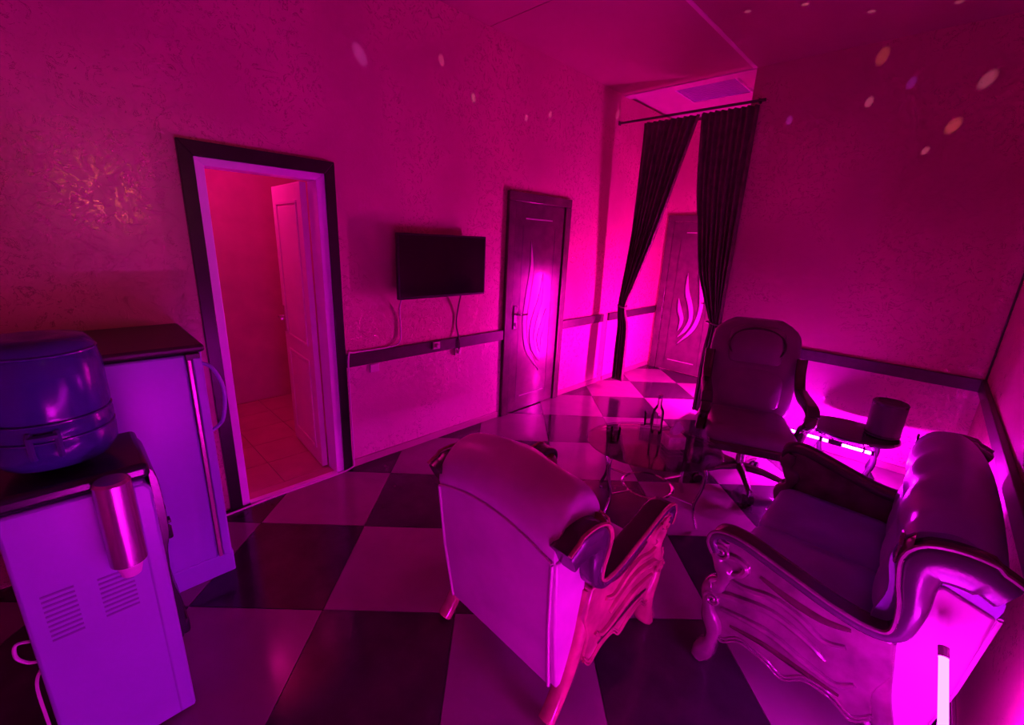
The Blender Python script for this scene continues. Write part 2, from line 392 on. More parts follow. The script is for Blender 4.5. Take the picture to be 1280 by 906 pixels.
for (z0, z1) in ((0.13, 0.80), (0.90, 1.86)):
    fm = MB()
    for a, b in (((-lw + 0.09, -0.008, z0), (-lw + 0.11, 0, z1)), ((-0.11, -0.008, z0), (-0.09, 0, z1)), ((-lw + 0.11, -0.008, z0), (-0.11, 0, z0 + 0.02)), ((-lw + 0.11, -0.008, z1 - 0.02), (-0.11, 0, z1))): fm.box(a, b)
    fm.build('panel_moulding', 'door_white', leaf, bevel=0.002)
    MB().box((-lw + 0.125, -0.004, z0 + 0.035), (-0.125, 0.0, z1 - 0.035)).build('door_panel', 'door_white', leaf, bevel=0.002)
hd = MB(); hd.box((-lw + 0.035, -0.008, 0.92), (-lw + 0.065, 0, 1.12)); hd.tube([(-lw + 0.05, 0, 1.04), (-lw + 0.05, -0.045, 1.04), (-lw + 0.06, -0.05, 1.04), (-lw + 0.15, -0.05, 1.035)], 0.008)
hd.build('handle', 'chrome', leaf)

# ---------------------------------------------------------------- brown doors with flame shaped inlays
def flame(pts_l, pts_r):
    """crescent: left and right edge polylines from top tip to bottom tip"""
    return smooth_path(pts_l, 6) + list(reversed(smooth_path(pts_r, 6)[1:-1]))
def brown_door(name, loc, rz, label, mirror=1):
    """local x across, y toward the viewer is -y, z up; origin at floor centre on the wall face"""
    d = struct(bpy.data.objects.new(name, None), label); COL.objects.link(d); d.location = loc; d.rotation_euler = (0, 0, rz)
    W2, H = 0.445, 2.085
    for a, b in (((-W2, -0.035, 0), (-W2 + 0.09, 0, H - 0.08)), ((W2 - 0.09, -0.035, 0), (W2, 0, H - 0.08)), ((-W2, -0.035, H - 0.08), (W2, 0, H))):
        box('casing', a, b, 'door_brown', d, bevel=0.006)
    lf = box('door_leaf', (-W2 + 0.092, -0.018, 0.008), (W2 - 0.092, 0, H - 0.082), 'door_brown', d, bevel=0.002)
    s = mirror
    def poly_obj(nm, poly, y0, y1, m, par):
        p = [(s * x, z) for x, z in poly]; n = len(p)
        mb = MB().add([(x, y0, z) for x, z in p] + [(x, y1, z) for x, z in p],
                      [tuple(range(n)), tuple(range(2 * n - 1, n - 1, -1))] + [(i, i + n, (i + 1) % n + n, (i + 1) % n) for i in range(n)])
        return mb.build(nm, m, par, smooth=False)
    fl1 = flame([(-0.125, 1.68), (-0.118, 1.45), (-0.165, 1.15), (-0.185, 0.90), (-0.12, 0.62), (0.10, 0.38)],
                [(-0.125, 1.68), (-0.075, 1.42), (-0.11, 1.15), (-0.138, 0.90), (-0.075, 0.64), (0.10, 0.38)])
    fl2 = flame([(0.075, 1.36), (0.03, 1.15), (-0.055, 0.93), (-0.075, 0.76), (-0.02, 0.60), (0.10, 0.48)],
                [(0.075, 1.36), (0.075, 1.12), (0.005, 0.92), (-0.025, 0.76), (0.02, 0.62), (0.10, 0.48)])
    fl3 = flame([(0.15, 1.02), (0.09, 0.88), (0.045, 0.76), (0.055, 0.66), (0.10, 0.575)],
                [(0.15, 1.02), (0.14, 0.86), (0.095, 0.75), (0.092, 0.67), (0.10, 0.575)])
    for f in (fl1, fl2, fl3):
        g = [(x + (0.022 if k > len(f) / 2 else -0.006), z - 0.012) for k, (x, z) in enumerate(f)]
        gr = poly_obj('groove', g, -0.0195, -0.0178, 'door_groove', lf)
        poly_obj('flame_inlay', f, -0.0235, -0.0178, 'inlay', lf)
    for x0, x1, z in ((-0.21, 0.17, 1.862), (-0.18, 0.19, 0.15)):
        box('metal_strip', (min(s * x0, s * x1), -0.021, z), (max(s * x0, s * x1), -0.017, z + 0.012), 'inlay', lf)
    for x in (-0.235, 0.225):
        box('vertical_groove', (x - 0.004, -0.0195, 0.10), (x + 0.004, -0.0175, 1.80), 'door_groove', lf)
    hx = -s * 0.295
    h = MB(); h.box((hx - 0.02, -0.028, 0.86), (hx + 0.02, -0.018, 1.08))
    h.tube([(hx, -0.02, 1.0), (hx, -0.06, 1.0), (hx + s * 0.012, -0.068, 1.0), (hx + s * 0.12, -0.066, 0.995)], 0.009)
    h.lathe([(0.012, 0), (0.012, 0.03)], (hx, -0.03, 0.89), 10)
    h.build('handle', 'chrome', d)
    return d
brown_door('door_2', (0.0, 3.245, 0), PI / 2, 'brown veneer door with three flame inlays beside the wall television')
brown_door('door_3', (0.50, YE, 0), 0, 'brown veneer door with flame inlays behind the parted curtains', mirror=-1)

# ---------------------------------------------------------------- television, cables, outlets
tv = thing('television', (0.0, 2.06, 1.23), 'flat black television hung on the pink plaster wall', 'television')
MB().box((0.0, -0.10, 0.12), (0.06, 0.10, 0.34)).build('wall_bracket', 'tv_black', tv, smooth=False)
MB().prism([(-0.37, 0.04), (0.37, 0.04), (0.37, 0.42), (-0.37, 0.42)], 0.055, 0.085).build('back_cover', 'tv_black', tv, bevel=0.012)
fr = MB().box((0.082, -0.41, 0), (0.112, 0.41, 0.462)).build('bezel', 'tv_black', tv, bevel=0.006)
box('screen', (0.1115, -0.396, 0.018), (0.1135, 0.396, 0.448), 'screen', tv)
c1 = smooth_path([(0.07, 1.71, 1.26), (0.02, 1.71, 1.15), (0.012, 1.72, 1.0), (0.02, 1.70, 0.90), (0.022, 1.60, 0.8755), (0.022, 1.35, 0.8755), (0.036, 1.295, 0.86),
                  (0.036, 1.288, 0.6), (0.036, 1.288, 0.1), (0.040, 1.26, 0.018), (0.042, 1.05, 0.006), (0.042, 0.75, 0.006), (0.06, 0.47, 0.006), (0.05, 0.44, 0.006)], 7)
tag(MB().tube(c1, 0.006, 6).build('cable', 'cable_w'), 'thin white cable from the television along the rail and down the door casing', 'cable')
c2 = smooth_path([(0.07, 2.255, 1.26), (0.02, 2.258, 1.1), (0.012, 2.25, 0.98), (0.034, 2.262, 0.86), (0.040, 2.265, 0.80), (0.03, 2.265, 0.765)], 6)
tag(MB().tube(c2, 0.006, 6).build('cable', 'cable_d'), 'dark cable hanging from the television to an outlet under the rail', 'cable')
def outlet(y, z, x, label, plug=True):
    t = thing('wall_outlet', (x, y, z), label, 'outlet')
    MB().box((0, -0.035, -0.03), (0.012, 0.035, 0.03)).build('cover_plate', 'outlet', t, bevel=0.004)
    if plug: MB().lathe([(0.017, 0), (0.017, 0.02), (0.012, 0.035)], n=12).build('plug', 'outlet', t).rotation_euler = (0, PI / 2, 0)
outlet(2.03, 0.832, 0.028, 'pale outlet with a plug on the dark rail below the television')
outlet(2.268, 0.742, 0.006, 'pale outlet with the dark cable plugged in under the rail')
outlet(1.495, 0.735, 0.006, 'small outlet under the rail beside the open doorway', False)

# ---------------------------------------------------------------- curtains
def curtain(name, edge_l, edge_r, zs, label, phase, nf, y=4.452, tie=None, hem=0.12):
    """edge_l / edge_r: x of both edges at the heights zs (top to hem); folds tighten where it is gathered"""
    t = thing(name, (0, y, 0), label, 'curtain', group='parted dark curtains of the corridor opening')
    KF = 0.968
    PXc = lambda x: 2.815 + (x - 2.815) * KF
    edge_l = [PXc(v) for v in edge_l]; edge_r = [PXc(v) for v in edge_r]; zs = [1.68 + (v - 1.68) * KF for v in zs[:-1]] + [zs[-1]]
    if tie: tie = (PXc(tie[0]), PXc(tie[1]), 1.68 + (tie[2] - 1.68) * KF)
    L = smooth_path(list(zip(zs, edge_l)), 6); Rr = smooth_path(list(zip(zs, edge_r)), 6)
    nu = nf * 10; rings = []
    for (z, a), (_, b) in zip(L, Rr):
        wdt = abs(b - a); amp = 0.020 + 0.014 * (1 - min(1, wdt / 0.55)); row = []
        for i in range(nu + 1):
            u = i / nu; wv = math.sin(2 * PI * nf * u + phase) + 0.35 * math.sin(2 * PI * nf * 0.43 * u + 1.3 * z)
            row.append((a + (b - a) * u, amp * wv, z))
        rings.append(row)
    front = MB().rings(rings, closed=False, cap=False).build('cloth', 'curtain', t, ang=180)
    so = front.modifiers.new('thick', 'SOLIDIFY'); so.thickness = 0.006
    if tie:
        x0, x1, z = tie
        MB().tube([((x0 + x1) / 2 + (x1 - x0) * 0.56 * math.cos(k * PI / 8), 0.05 * math.sin(k * PI / 8), z + 0.01 * math.sin(k * PI / 4)) for k in range(17)], 0.010, 6).build('tie_band', 'curtain', t)
    return t
curtain('curtain', [0.215, 0.22, 0.215, 0.20, 0.17, 0.155, 0.17, 0.165, 0.165], [0.80, 0.765, 0.62, 0.47, 0.33, 0.245, 0.30, 0.315, 0.32],
        [2.93, 2.80, 2.25, 1.70, 1.25, 0.98, 0.75, 0.45, 0.13], 'dark curtain gathered and tied back against the left wall side', 0.3, 9, tie=(0.155, 0.245, 0.98))
curtain('curtain', [0.81, 0.82, 0.86, 0.93, 1.02, 1.18, 1.225, 1.20, 1.19], [1.325, 1.325, 1.325, 1.325, 1.325, 1.325, 1.325, 1.33, 1.335],
        [2.935, 2.80, 2.30, 1.90, 1.45, 1.05, 0.92, 0.60, 0.04], 'dark curtain hanging wide beside the plain back wall', 1.1, 9, tie=(1.20, 1.325, 0.95))
rod = thing('curtain_rod', (0, 4.452, 2.924), 'thin dark curtain rod across the corridor opening', 'curtain rod')
MB().tube([(0.005, 0, 0), (1.42, 0, 0)], 0.012, 10).build('rod', 'rail', rod)
for x in (1.37,):
    MB().box((x - 0.008, -0.012, -0.016), (x + 0.008, 0.047, 0.016)).build('rod_bracket', 'rail', rod, bevel=0.003)
MB().box((0.0, -0.02, -0.02), (0.01, 0.02, 0.02)).build('rod_bracket', 'rail', rod, bevel=0.003)

# ---------------------------------------------------------------- refrigerator
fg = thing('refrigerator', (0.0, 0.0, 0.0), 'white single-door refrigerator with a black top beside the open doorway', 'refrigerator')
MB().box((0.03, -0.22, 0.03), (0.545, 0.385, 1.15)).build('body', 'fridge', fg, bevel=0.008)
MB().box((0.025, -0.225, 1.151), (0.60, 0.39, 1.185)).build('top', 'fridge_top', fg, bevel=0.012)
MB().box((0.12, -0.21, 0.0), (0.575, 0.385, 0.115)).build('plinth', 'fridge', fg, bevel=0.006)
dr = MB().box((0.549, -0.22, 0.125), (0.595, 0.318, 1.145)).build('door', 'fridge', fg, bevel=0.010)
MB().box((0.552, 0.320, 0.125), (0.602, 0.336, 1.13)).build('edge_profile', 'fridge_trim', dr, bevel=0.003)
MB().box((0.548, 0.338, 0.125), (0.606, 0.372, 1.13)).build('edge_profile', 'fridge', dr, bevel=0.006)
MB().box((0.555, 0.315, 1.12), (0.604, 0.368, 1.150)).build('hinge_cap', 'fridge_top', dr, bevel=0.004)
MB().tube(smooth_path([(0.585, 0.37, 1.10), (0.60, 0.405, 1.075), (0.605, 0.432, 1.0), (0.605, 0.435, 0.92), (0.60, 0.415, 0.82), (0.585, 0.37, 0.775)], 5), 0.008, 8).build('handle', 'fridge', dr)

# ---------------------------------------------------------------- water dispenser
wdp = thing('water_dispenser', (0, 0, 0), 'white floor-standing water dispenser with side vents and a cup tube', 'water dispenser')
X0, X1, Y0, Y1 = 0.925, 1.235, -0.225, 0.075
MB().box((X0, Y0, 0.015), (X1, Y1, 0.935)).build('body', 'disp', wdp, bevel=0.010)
MB().prism([(Y1 - 0.03, 0.02), (Y1 + 0.016, 0.02), (Y1 + 0.016, 0.90), (Y1 + 0.002, 0.925), (Y1 - 0.03, 0.925)], X0 - 0.004, X1 + 0.004).build('front_column', 'disp', wdp, bevel=0.008)
MB().box((X0 - 0.004, Y0 - 0.004, 0.936), (X1 + 0.002, Y1 + 0.02, 0.985)).build('top_tray', 'disp_dark', wdp, bevel=0.016, segs=3)
fp = MB().prism(smooth_path([(Y1 + 0.014, 0.30), (Y1 + 0.03, 0.34), (Y1 + 0.035, 0.45), (Y1 + 0.022, 0.54), (Y1 + 0.025, 0.66), (Y1 + 0.038, 0.74), (Y1 + 0.034, 0.92), (Y1 + 0.014, 0.97)], 4), X0 + 0.02, X1 - 0.015)
fp.build('front_panel', 'disp_dark', wdp, bevel=0.006)
MB().box((X0 + 0.04, Y1 + 0.012, 0.30), (X1 - 0.03, Y1 + 0.045, 0.36)).build('drip_tray', 'disp_dark', wdp, bevel=0.01)
for x in (1.03, 1.13):
    tp = MB(); tp.tube([(x, Y1 + 0.02, 0.70), (x, Y1 + 0.035, 0.70), (x, Y1 + 0.042, 0.69), (x, Y1 + 0.042, 0.65)], 0.010); tp.box((x - 0.014, Y1 + 0.03, 0.712), (x + 0.014, Y1 + 0.052, 0.722))
    tp.build('tap', 'disp_dark', wdp)
for (ya, yb, za, n) in ((-0.185, -0.118, 0.665, 10), (-0.070, 0.008, 0.655, 9)):
    for k in range(n):
        z = za - k * 0.0165
        box('vent_slat', (X1 - 0.001, ya, z), (X1 + 0.0015, yb, z + 0.006), 'slot', wdp)
ct = MB().lathe([(0.036, 0), (0.043, 0.004), (0.043, 0.262), (0.036, 0.27), (0.002, 0.272)], (X1 + 0.050, 0.006, 0.715), 28).build('cup_tube', 'cup', wdp)
MB().lathe([(0.022, -0.042), (0.023, -0.042), (0.033, 0.0), (0.033, 0.012)], (X1 + 0.050, 0.006, 0.715), 20).build('paper_cup', 'cupw', ct)
MB().box((X1, 0.0, 0.76), (X1 + 0.012, 0.036, 0.92)).build('tube_bracket', 'disp_dark', ct, bevel=0.003)
MB().tube(smooth_path([(1.19, Y0 - 0.002, 0.515), (1.20, Y0 - 0.030, 0.53), (1.20, Y0 - 0.036, 0.49), (1.19, Y0 - 0.020, 0.45), (1.19, Y0 - 0.002, 0.44)], 5), 0.0045, 6).build('power_cord', 'cable_w', wdp)
MB().tube(smooth_path([(1.19, Y0 - 0.002, 0.41), (1.20, Y0 - 0.018, 0.36), (1.19, Y0 - 0.022, 0.15), (1.10, Y0 - 0.06, 0.010), (0.7, Y0 - 0.3, 0.006)], 6), 0.0045, 6).build('power_cord', 'cable_w', wdp)
# the water bottle, upside down on the dispenser
bt = thing('water_bottle', (1.075, -0.085, 0.985), 'large translucent blue water bottle upside down on the dispenser', 'water bottle')
pr = [(0.03, 0.002), (0.05, 0.012), (0.115, 0.03), (0.134, 0.06), (0.136, 0.10), (0.131, 0.115), (0.136, 0.13), (0.136, 0.15), (0.130, 0.165), (0.135, 0.18), (0.135, 0.30), (0.131, 0.32), (0.125, 0.355), (0.11, 0.378), (0.06, 0.384), (0.004, 0.372)]
MB().lathe(pr, n=40).build('bottle_body', 'bottle', bt, ang=70)
for z in (0.115, 0.165, 0.345):
    MB().tube([((0.133 if z < 0.3 else 0.127) * math.cos(k * PI / 20), (0.133 if z < 0.3 else 0.127) * math.sin(k * PI / 20), z) for k in range(41)], 0.004, 6, cap=False).build('bottle_rib', 'bottle_ring', bt)
MB().lathe([(0.004, 0.01), (0.11, 0.035), (0.128, 0.06), (0.130, 0.10), (0.125, 0.115), (0.128, 0.18), (0.128, 0.285), (0.004, 0.286)], n=32).build('water', 'bottle', bt)
hb = MB()
for a in (-0.30, 0.08):
    hb.tube([(0.137 * math.cos(a), 0.137 * math.sin(a), 0.075), (0.143 * math.cos(a), 0.143 * math.sin(a), 0.09), (0.143 * math.cos(a), 0.143 * math.sin(a), 0.135), (0.134 * math.cos(a), 0.134 * math.sin(a), 0.145)], 0.008, 6)
hb.tube([(0.143 * math.cos(a), 0.143 * math.sin(a), 0.135) for a in (-0.30, -0.2, -0.1, 0.0, 0.08)], 0.009, 6)
hb.build('grip_handle', 'bottle_ring', bt)

# ---------------------------------------------------------------- carved leather armchair and couch (one suite)
def suite_seat(name, loc, rz, scale, hw, label, cat, body, backm, bk=1.0, wl=0.0, wood='wood'):
    """local: x across, +y forward, origin under the back panel; hw = half width over the arms"""
    t = thing(name, loc, label, cat, rz); t.scale = (scale,) * 3
    bw = hw - 0.075                                     # half width of the back
    N = 14
    us = [-1 + 2 * i / N for i in range(N + 1)]
    # rear panel
    def crown(u): return 0.055 * (1 - u * u)
    def ZZ(z): return z if z < 0.6 else 0.6 + (z - 0.6) * bk
    rings = []
    for u in us:
        x0, x1 = u * bw * 0.94, u * bw
        rings.append([(x0, 0.0, 0.13), (x0 * 0.5 + x1 * 0.5, -0.04, 0.42), (x1, -0.062, ZZ(0.700) + crown(u)), (x1, -0.035, ZZ(0.705) + crown(u)), (x1, 0.03, 0.42), (x0, 0.04, 0.13)])
    rp = MB().rings(rings).build('back_panel', backm, t, ang=50)
    MB().tube([(u * bw, -0.064, ZZ(0.703) + crown(u)) for u in us], 0.006, 6).build('piping', 'piping', rp)
    for s in (-1, 1):
        MB().tube([(s * bw * 0.94, -0.002, 0.13), (s * bw * 0.97, -0.042, 0.42), (s * bw, -0.064, ZZ(0.70))], 0.006, 6).build('piping', 'piping', rp)
    # back cushion with its roll
    prof = smooth_path([(-0.058, 0.697), (-0.070, 0.75), (-0.035, 0.83), (0.03, 0.885), (0.10, 0.89), (0.165, 0.845), (0.185, 0.76), (0.165, 0.66), (0.185, 0.55), (0.17, 0.44), (0.08, 0.40), (0.04, 0.50)], 4)
    prof = [(y, ZZ(z)) for y, z in prof]
    rings = []
    for i in range(2 * N + 1):
        u = -1 + i / N; e = 1 - abs(u) ** 14 * 0.06
        tuft = 0.010 * math.cos(u * bw * 2 * PI / 0.26)
        rings.append([(u * (bw + 0.004), 0.06 + (y - 0.06) * e + (tuft if y > 0.12 else 0), 0.62 + (z - 0.62) * e + crown(u) * (1 if z > 0.7 else max(0, (z - 0.4) / 0.3))) for y, z in prof])
    MB().rings(rings).build('back_cushion', body, t, ang=60)
    # seat
    sw = hw - 0.11
    MB().box((-sw, 0.10, 0.20), (sw, 0.60, 0.31)).build('seat_base', body, t, bevel=0.02)
    ncu = 1 if hw < 0.5 else 2
    for c in range(ncu):
        a = -sw + 2 * sw * c / ncu; b = -sw + 2 * sw * (c + 1) / ncu
        rings = []
        for (ins, z) in ((0.03, 0.305), (0.008, 0.325), (0.0, 0.36), (0.004, 0.40), (0.03, 0.43), (0.10, 0.445)):
            rr = []
            x0, x1, y0, y1 = a + 0.004 + ins, b - 0.004 - ins, 0.14 + ins, 0.645 - ins
            r = 0.05
            for (cx, cy, st) in ((x1 - r, y1 - r, 0), (x0 + r, y1 - r, 90), (x0 + r, y0 + r, 180), (x1 - r, y0 + r, 270)):
                for d in range(0, 91, 22): rr.append((cx + r * math.cos(math.radians(st + d)), cy + r * math.sin(math.radians(st + d)), z))
            rings.append(rr)
        MB().rings(rings).build('seat_cushion', body, t, ang=60)
    # carved front rail
    n = 24; top = [(-sw + 2 * sw * i / n, 0.30) for i in range(n + 1)]; bot = [(-sw + 2 * sw * i / n, 0.17 + 0.035 * math.sin(PI * i / n * (3 if hw < .5 else 5)) ** 2) for i in range(n + 1)]
    p = bot + top[::-1]; m_ = len(p)
    MB().add([(x, 0.60, z) for x, z in p] + [(x, 0.64, z) for x, z in p], [tuple(range(m_)), tuple(range(2 * m_ - 1, m_ - 1, -1))] + [(i, i + m_, (i + 1) % m_ + m_, (i + 1) % m_) for i in range(m_)]).build('front_rail', wood, t, bevel=0.006)
    # sides
    arm = smooth_path([(0.655, 0.545), (0.675, 0.585), (0.655, 0.622), (0.58, 0.628), (0.44, 0.590), (0.28, 0.545), (0.17, 0.535), (0.115, 0.570), (0.105, 0.630 + wl * 0.4), (0.115, 0.69 + wl * 0.75), (0.110, 0.735 + wl), (0.065, 0.758 + wl), (0.0, 0.757 + wl), (-0.05, 0.735 + wl)], 5)
    m = len(arm)
    th = []
    for i in range(m):
        f = i / (m - 1)
        th.append(0.034 if f < 0.5 else 0.034 + 0.085 * min(1, (f - 0.5) / 0.3) * (0.75 if f > 0.93 else 1))
    for s in (-1, 1):
        def X(a, b): return (s * a, s * b) if s > 0 else (s * b, s * a)
        xa, xb = X(hw - 0.095, hw)
        pad = MB().ribbon(arm, th, xa, xb, 14, 0.55).build('arm_pad', 'pad', t, ang=60)
        # edge bead along the outer edge of the pad
        xo = s * (hw - 0.006)
        bead = []
        for i in range(m):
            a = arm[max(i - 1, 0)]; b = arm[min(i + 1, m - 1)]; ty, tz = b[0] - a[0], b[1] - a[1]; l = math.hypot(ty, tz)
            sg = 1
            bead.append((xo, arm[i][0] + tz / l * th[i] / 2 * sg, arm[i][1] - ty / l * th[i] / 2 * sg))
        MB().tube(bead, 0.007, 6).build('edge_bead', wood, pad)
        # rosette on the wing's front
        rs = MB(); rs.lathe([(0.002, 0.022), (0.025, 0.018), (0.045, 0.004), (0.052, 0.0)], n=18)
        ro = rs.build('rosette', wood, t); ro.location = (s * (hw - 0.055), 0.150, 0.735 + wl); ro.rotation_euler = (-PI / 2, 0, 0); ro.scale = (0.95, 1.35, 1.2)
        sp = MB().tube([(s * (hw - 0.055) + 0.006 * k ** 0.9 * math.cos(k * 0.8) * 0.55, 0.176, 0.735 + wl + 0.006 * k ** 0.9 * math.sin(k * 0.8) * 0.75) for k in range(1, 20)], 0.0045, 5).build('rosette_scroll', wood, t)
        # carved side panel under the arm
        topl = [(0.12, 0.52), (0.18, 0.520), (0.28, 0.530), (0.44, 0.575), (0.58, 0.612), (0.645, 0.605)]
        botl = smooth_path([(0.625, 0.40), (0.655, 0.30), (0.64, 0.20), (0.58, 0.155), (0.52, 0.20), (0.43, 0.185), (0.36, 0.155), (0.30, 0.205), (0.22, 0.20), (0.155, 0.165), (0.11, 0.21), (0.125, 0.30), (0.095, 0.40)], 4)
        xa, xb = X(hw - 0.075, hw - 0.03)
        MB().prism(topl + botl, xa, xb).build('side_panel', wood, t, bevel=0.006)
        # apron bead: double wavy line under the panel
        wav = smooth_path([(0.64, 0.20), (0.58, 0.152), (0.52, 0.197), (0.43, 0.182), (0.36, 0.152), (0.30, 0.202), (0.22, 0.197), (0.155, 0.162), (0.11, 0.21)], 5)
        for dz in (0.0, 0.016):
            MB().tube([(s * (hw - 0.028), y, z + dz) for y, z in wav], 0.005, 6).build('apron_bead', wood, t)
        # hollow: dark recessed band and carved acanthus swirls
        xs = s * (hw - 0.028)
        for (pts, r0) in (([(0.66, 0.50), (0.60, 0.545), (0.55, 0.53), (0.56, 0.49), (0.60, 0.47)], 0.016),
                          ([(0.62, 0.43), (0.655, 0.40), (0.63, 0.36), (0.56, 0.38), (0.44, 0.40), (0.33, 0.37), (0.26, 0.33)], 0.017),
                          ([(0.64, 0.46), (0.55, 0.44), (0.45, 0.46), (0.36, 0.44), (0.28, 0.40), (0.22, 0.42)], 0.015),
                          ([(0.60, 0.30), (0.52, 0.31), (0.42, 0.31), (0.32, 0.28), (0.22, 0.26), (0.17, 0.30)], 0.015)):
            pp = smooth_path(pts, 5); k = len(pp)
            MB().tube([(xs, y, z) for y, z in pp], [r0 * (0.35 + 0.65 * math.sin(PI * (0.12 + 0.8 * i / (k - 1)))) for i in range(k)], 8).build('carved_swirl', wood, t)
        for (pts, wv) in (([(0.50, 0.52), (0.40, 0.49), (0.30, 0.475), (0.22, 0.49)], 0.030), ([(0.56, 0.245), (0.44, 0.25), (0.32, 0.235), (0.20, 0.225)], 0.026)):
            pp = smooth_path(pts, 5); k = len(pp)
            a, b = X(hw - 0.031, hw - 0.026)
            MB().ribbon(pp, [wv * (0.25 + 0.75 * math.sin(PI * (0.08 + 0.84 * i / (k - 1)))) for i in range(k)], a, b, 8, 0.8).build('dark_inlay', 'wood_d', t)
        # front post scroll and legs
        a, b = X(hw - 0.10, hw - 0.012)
        MB().ribbon(smooth_path([(0.640, 0.60), (0.655, 0.55), (0.645, 0.50), (0.615, 0.46), (0.625, 0.40), (0.655, 0.34), (0.645, 0.26), (0.615, 0.18), (0.625, 0.09), (0.655, 0.012)], 4),
                    [0.05 + 0.035 * math.sin(i * 0.42) ** 2 for i in range(37)], a, b, 12, 0.7).build('front_leg', wood, t, ang=70)
        for r_, cy, cz in ((0.036, 0.672, 0.55), (0.030, 0.668, 0.33)):
            MB().tube([(xs + s * 0.014, cy - 0.03 + r_ * (1 - k / 26) * math.cos(k * 0.5), cz + r_ * (1 - k / 26) * math.sin(k * 0.5)) for k in range(24)], 0.007, 6).build('scroll', wood, t)
        a, b = X(hw - 0.098, hw - 0.036)
        MB().ribbon(smooth_path([(0.15, 0.50), (0.135, 0.40), (0.11, 0.28), (0.07, 0.17), (0.015, 0.07), (-0.03, 0.012)], 4), [0.085, 0.085, 0.085, 0.085, 0.085, 0.083, 0.08, 0.078, 0.076, 0.074, 0.072, 0.068, 0.064, 0.06, 0.056, 0.052, 0.05, 0.048, 0.048, 0.05, 0.052], a, b, 12, 0.7).build('rear_leg', wood, t, ang=70)
        # leather cheek between back panel and wood
        a, b = X(bw * 0.95, hw - 0.062)
        MB().prism([(0.005, 0.135), (-0.035, 0.42), (-0.055, ZZ(0.705)), (0.06, ZZ(0.705) + wl * 0.4), (0.115, 0.66 + wl * 0.4), (0.125, 0.50), (0.12, 0.14)], a, b).build('back_side', backm, t, bevel=0.008)
    return t
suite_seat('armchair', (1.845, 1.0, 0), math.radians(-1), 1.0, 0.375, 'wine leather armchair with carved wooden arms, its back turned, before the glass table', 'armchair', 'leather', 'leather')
suite_seat('couch', (3.085, 2.185, 0), PI / 2, 1.0, 0.585, 'wide dark leather couch with carved wooden arms along the right wall', 'couch', 'leather_haze', 'leather', 1.16, 0.09, 'wood_c')

# ---------------------------------------------------------------- glass coffee table and what stands on it
TZ = 0.455
tb = thing('coffee_table', (1.73, 2.50, 0), 'low oval glass coffee table on bent chrome legs', 'table', rz=math.radians(35))
MB().lathe([(0.30, TZ - 0.012), (0.42, TZ - 0.012), (0.425, TZ - 0.006), (0.42, TZ), (0.30, TZ), (0.001, TZ)], n=48, sx=1.0, sy=0.80).build('glass_top', 'table_glass', tb)
for a in (40, 140, 220, 320):
    ca, sa = math.cos(math.radians(a)), math.sin(math.radians(a))
    pts = smooth_path([(0.20 * ca, 0.16 * sa, TZ - 0.028), (0.32 * ca, 0.27 * sa, TZ - 0.030), (0.365 * ca, 0.315 * sa, TZ - 0.06), (0.36 * ca, 0.31 * sa, 0.28), (0.33 * ca, 0.28 * sa, 0.14), (0.37 * ca, 0.32 * sa, 0.012)], 6)
    lg = MB().tube(pts, 0.012, 10).build('leg', 'chrome', tb)
    MB().lathe([(0.02, TZ - 0.030), (0.02, TZ - 0.0125)], (0.28 * ca, 0.23 * sa, 0), 14).build('glass_mount', 'chrome', lg)
MB().lathe([(0.16, 0.15), (0.17, 0.155), (0.16, 0.16), (0.15, 0.155), (0.16, 0.15)], n=32, cap=False).build('ring_brace', 'chrome', tb)
for a in (40, 140, 220, 320):
    ca, sa = math.cos(math.radians(a)), math.sin(math.radians(a))
    MB().tube([(0.16 * ca, 0.16 * sa, 0.155), (0.332 * ca, 0.282 * sa, 0.155)], 0.007, 8).build('brace_rod', 'chrome', tb)
tx = thing('tissue_box', (1.83, 2.56, TZ), 'pink cardboard tissue box with a tissue pulled up on the glass table', 'tissue box', rz=math.radians(50))
MB().box((-0.055, -0.055, 0.0), (0.055, 0.055, 0.085)).build('box', 'tissue', tx, bevel=0.004)
ts = MB(); rings = []
for k, (r, z) in enumerate([(0.026, 0.084), (0.024, 0.10), (0.030, 0.118), (0.022, 0.14), (0.010, 0.158), (0.003, 0.168)]):
    rings.append([(r * (1 + 0.35 * math.sin(3 * 2 * PI * j / 18 + k)) * math.cos(2 * PI * j / 18) * 1.3 + 0.004 * k, r * (1 + 0.35 * math.sin(3 * 2 * PI * j / 18 + k)) * math.sin(2 * PI * j / 18) * 0.55, z) for j in range(18)])
ts.rings(rings).build('tissue', 'paper', tx)
bo = thing('glass_bottle', (1.66, 2.67, TZ), 'clear glass bottle with a metal cap on the glass table', 'bottle')
MB().lathe([(0.034, 0.001), (0.037, 0.006), (0.037, 0.15), (0.033, 0.17), (0.014, 0.205), (0.013, 0.25)], n=24).build('bottle_body', 'clear', bo)
MB().lathe([(0.015, 0.25), (0.016, 0.252), (0.016, 0.272), (0.014, 0.275)], n=16).build('cap', 'chrome', bo)
def tumbler(x, y, label):
    g = tag(MB().lathe([(0.001, 0.001), (0.026, 0.001), (0.033, 0.095), (0.030, 0.095), (0.024, 0.012), (0.001, 0.012)], n=24).build('tumbler', 'clear'), label, 'glass')
    g.location = (x, y, TZ)
tumbler(1.545, 2.33, 'clear tumbler alone near the rim of the glass table')
tumbler(1.56, 2.75, 'clear tumbler standing beside the glass bottle')

# ---------------------------------------------------------------- office chair
oc = thing('office_chair', (2.05, 3.32, 0), 'padded plum leather office chair with curved wooden arms facing the table', 'office chair', rz=math.radians(22)); oc.scale = (1.08,) * 3
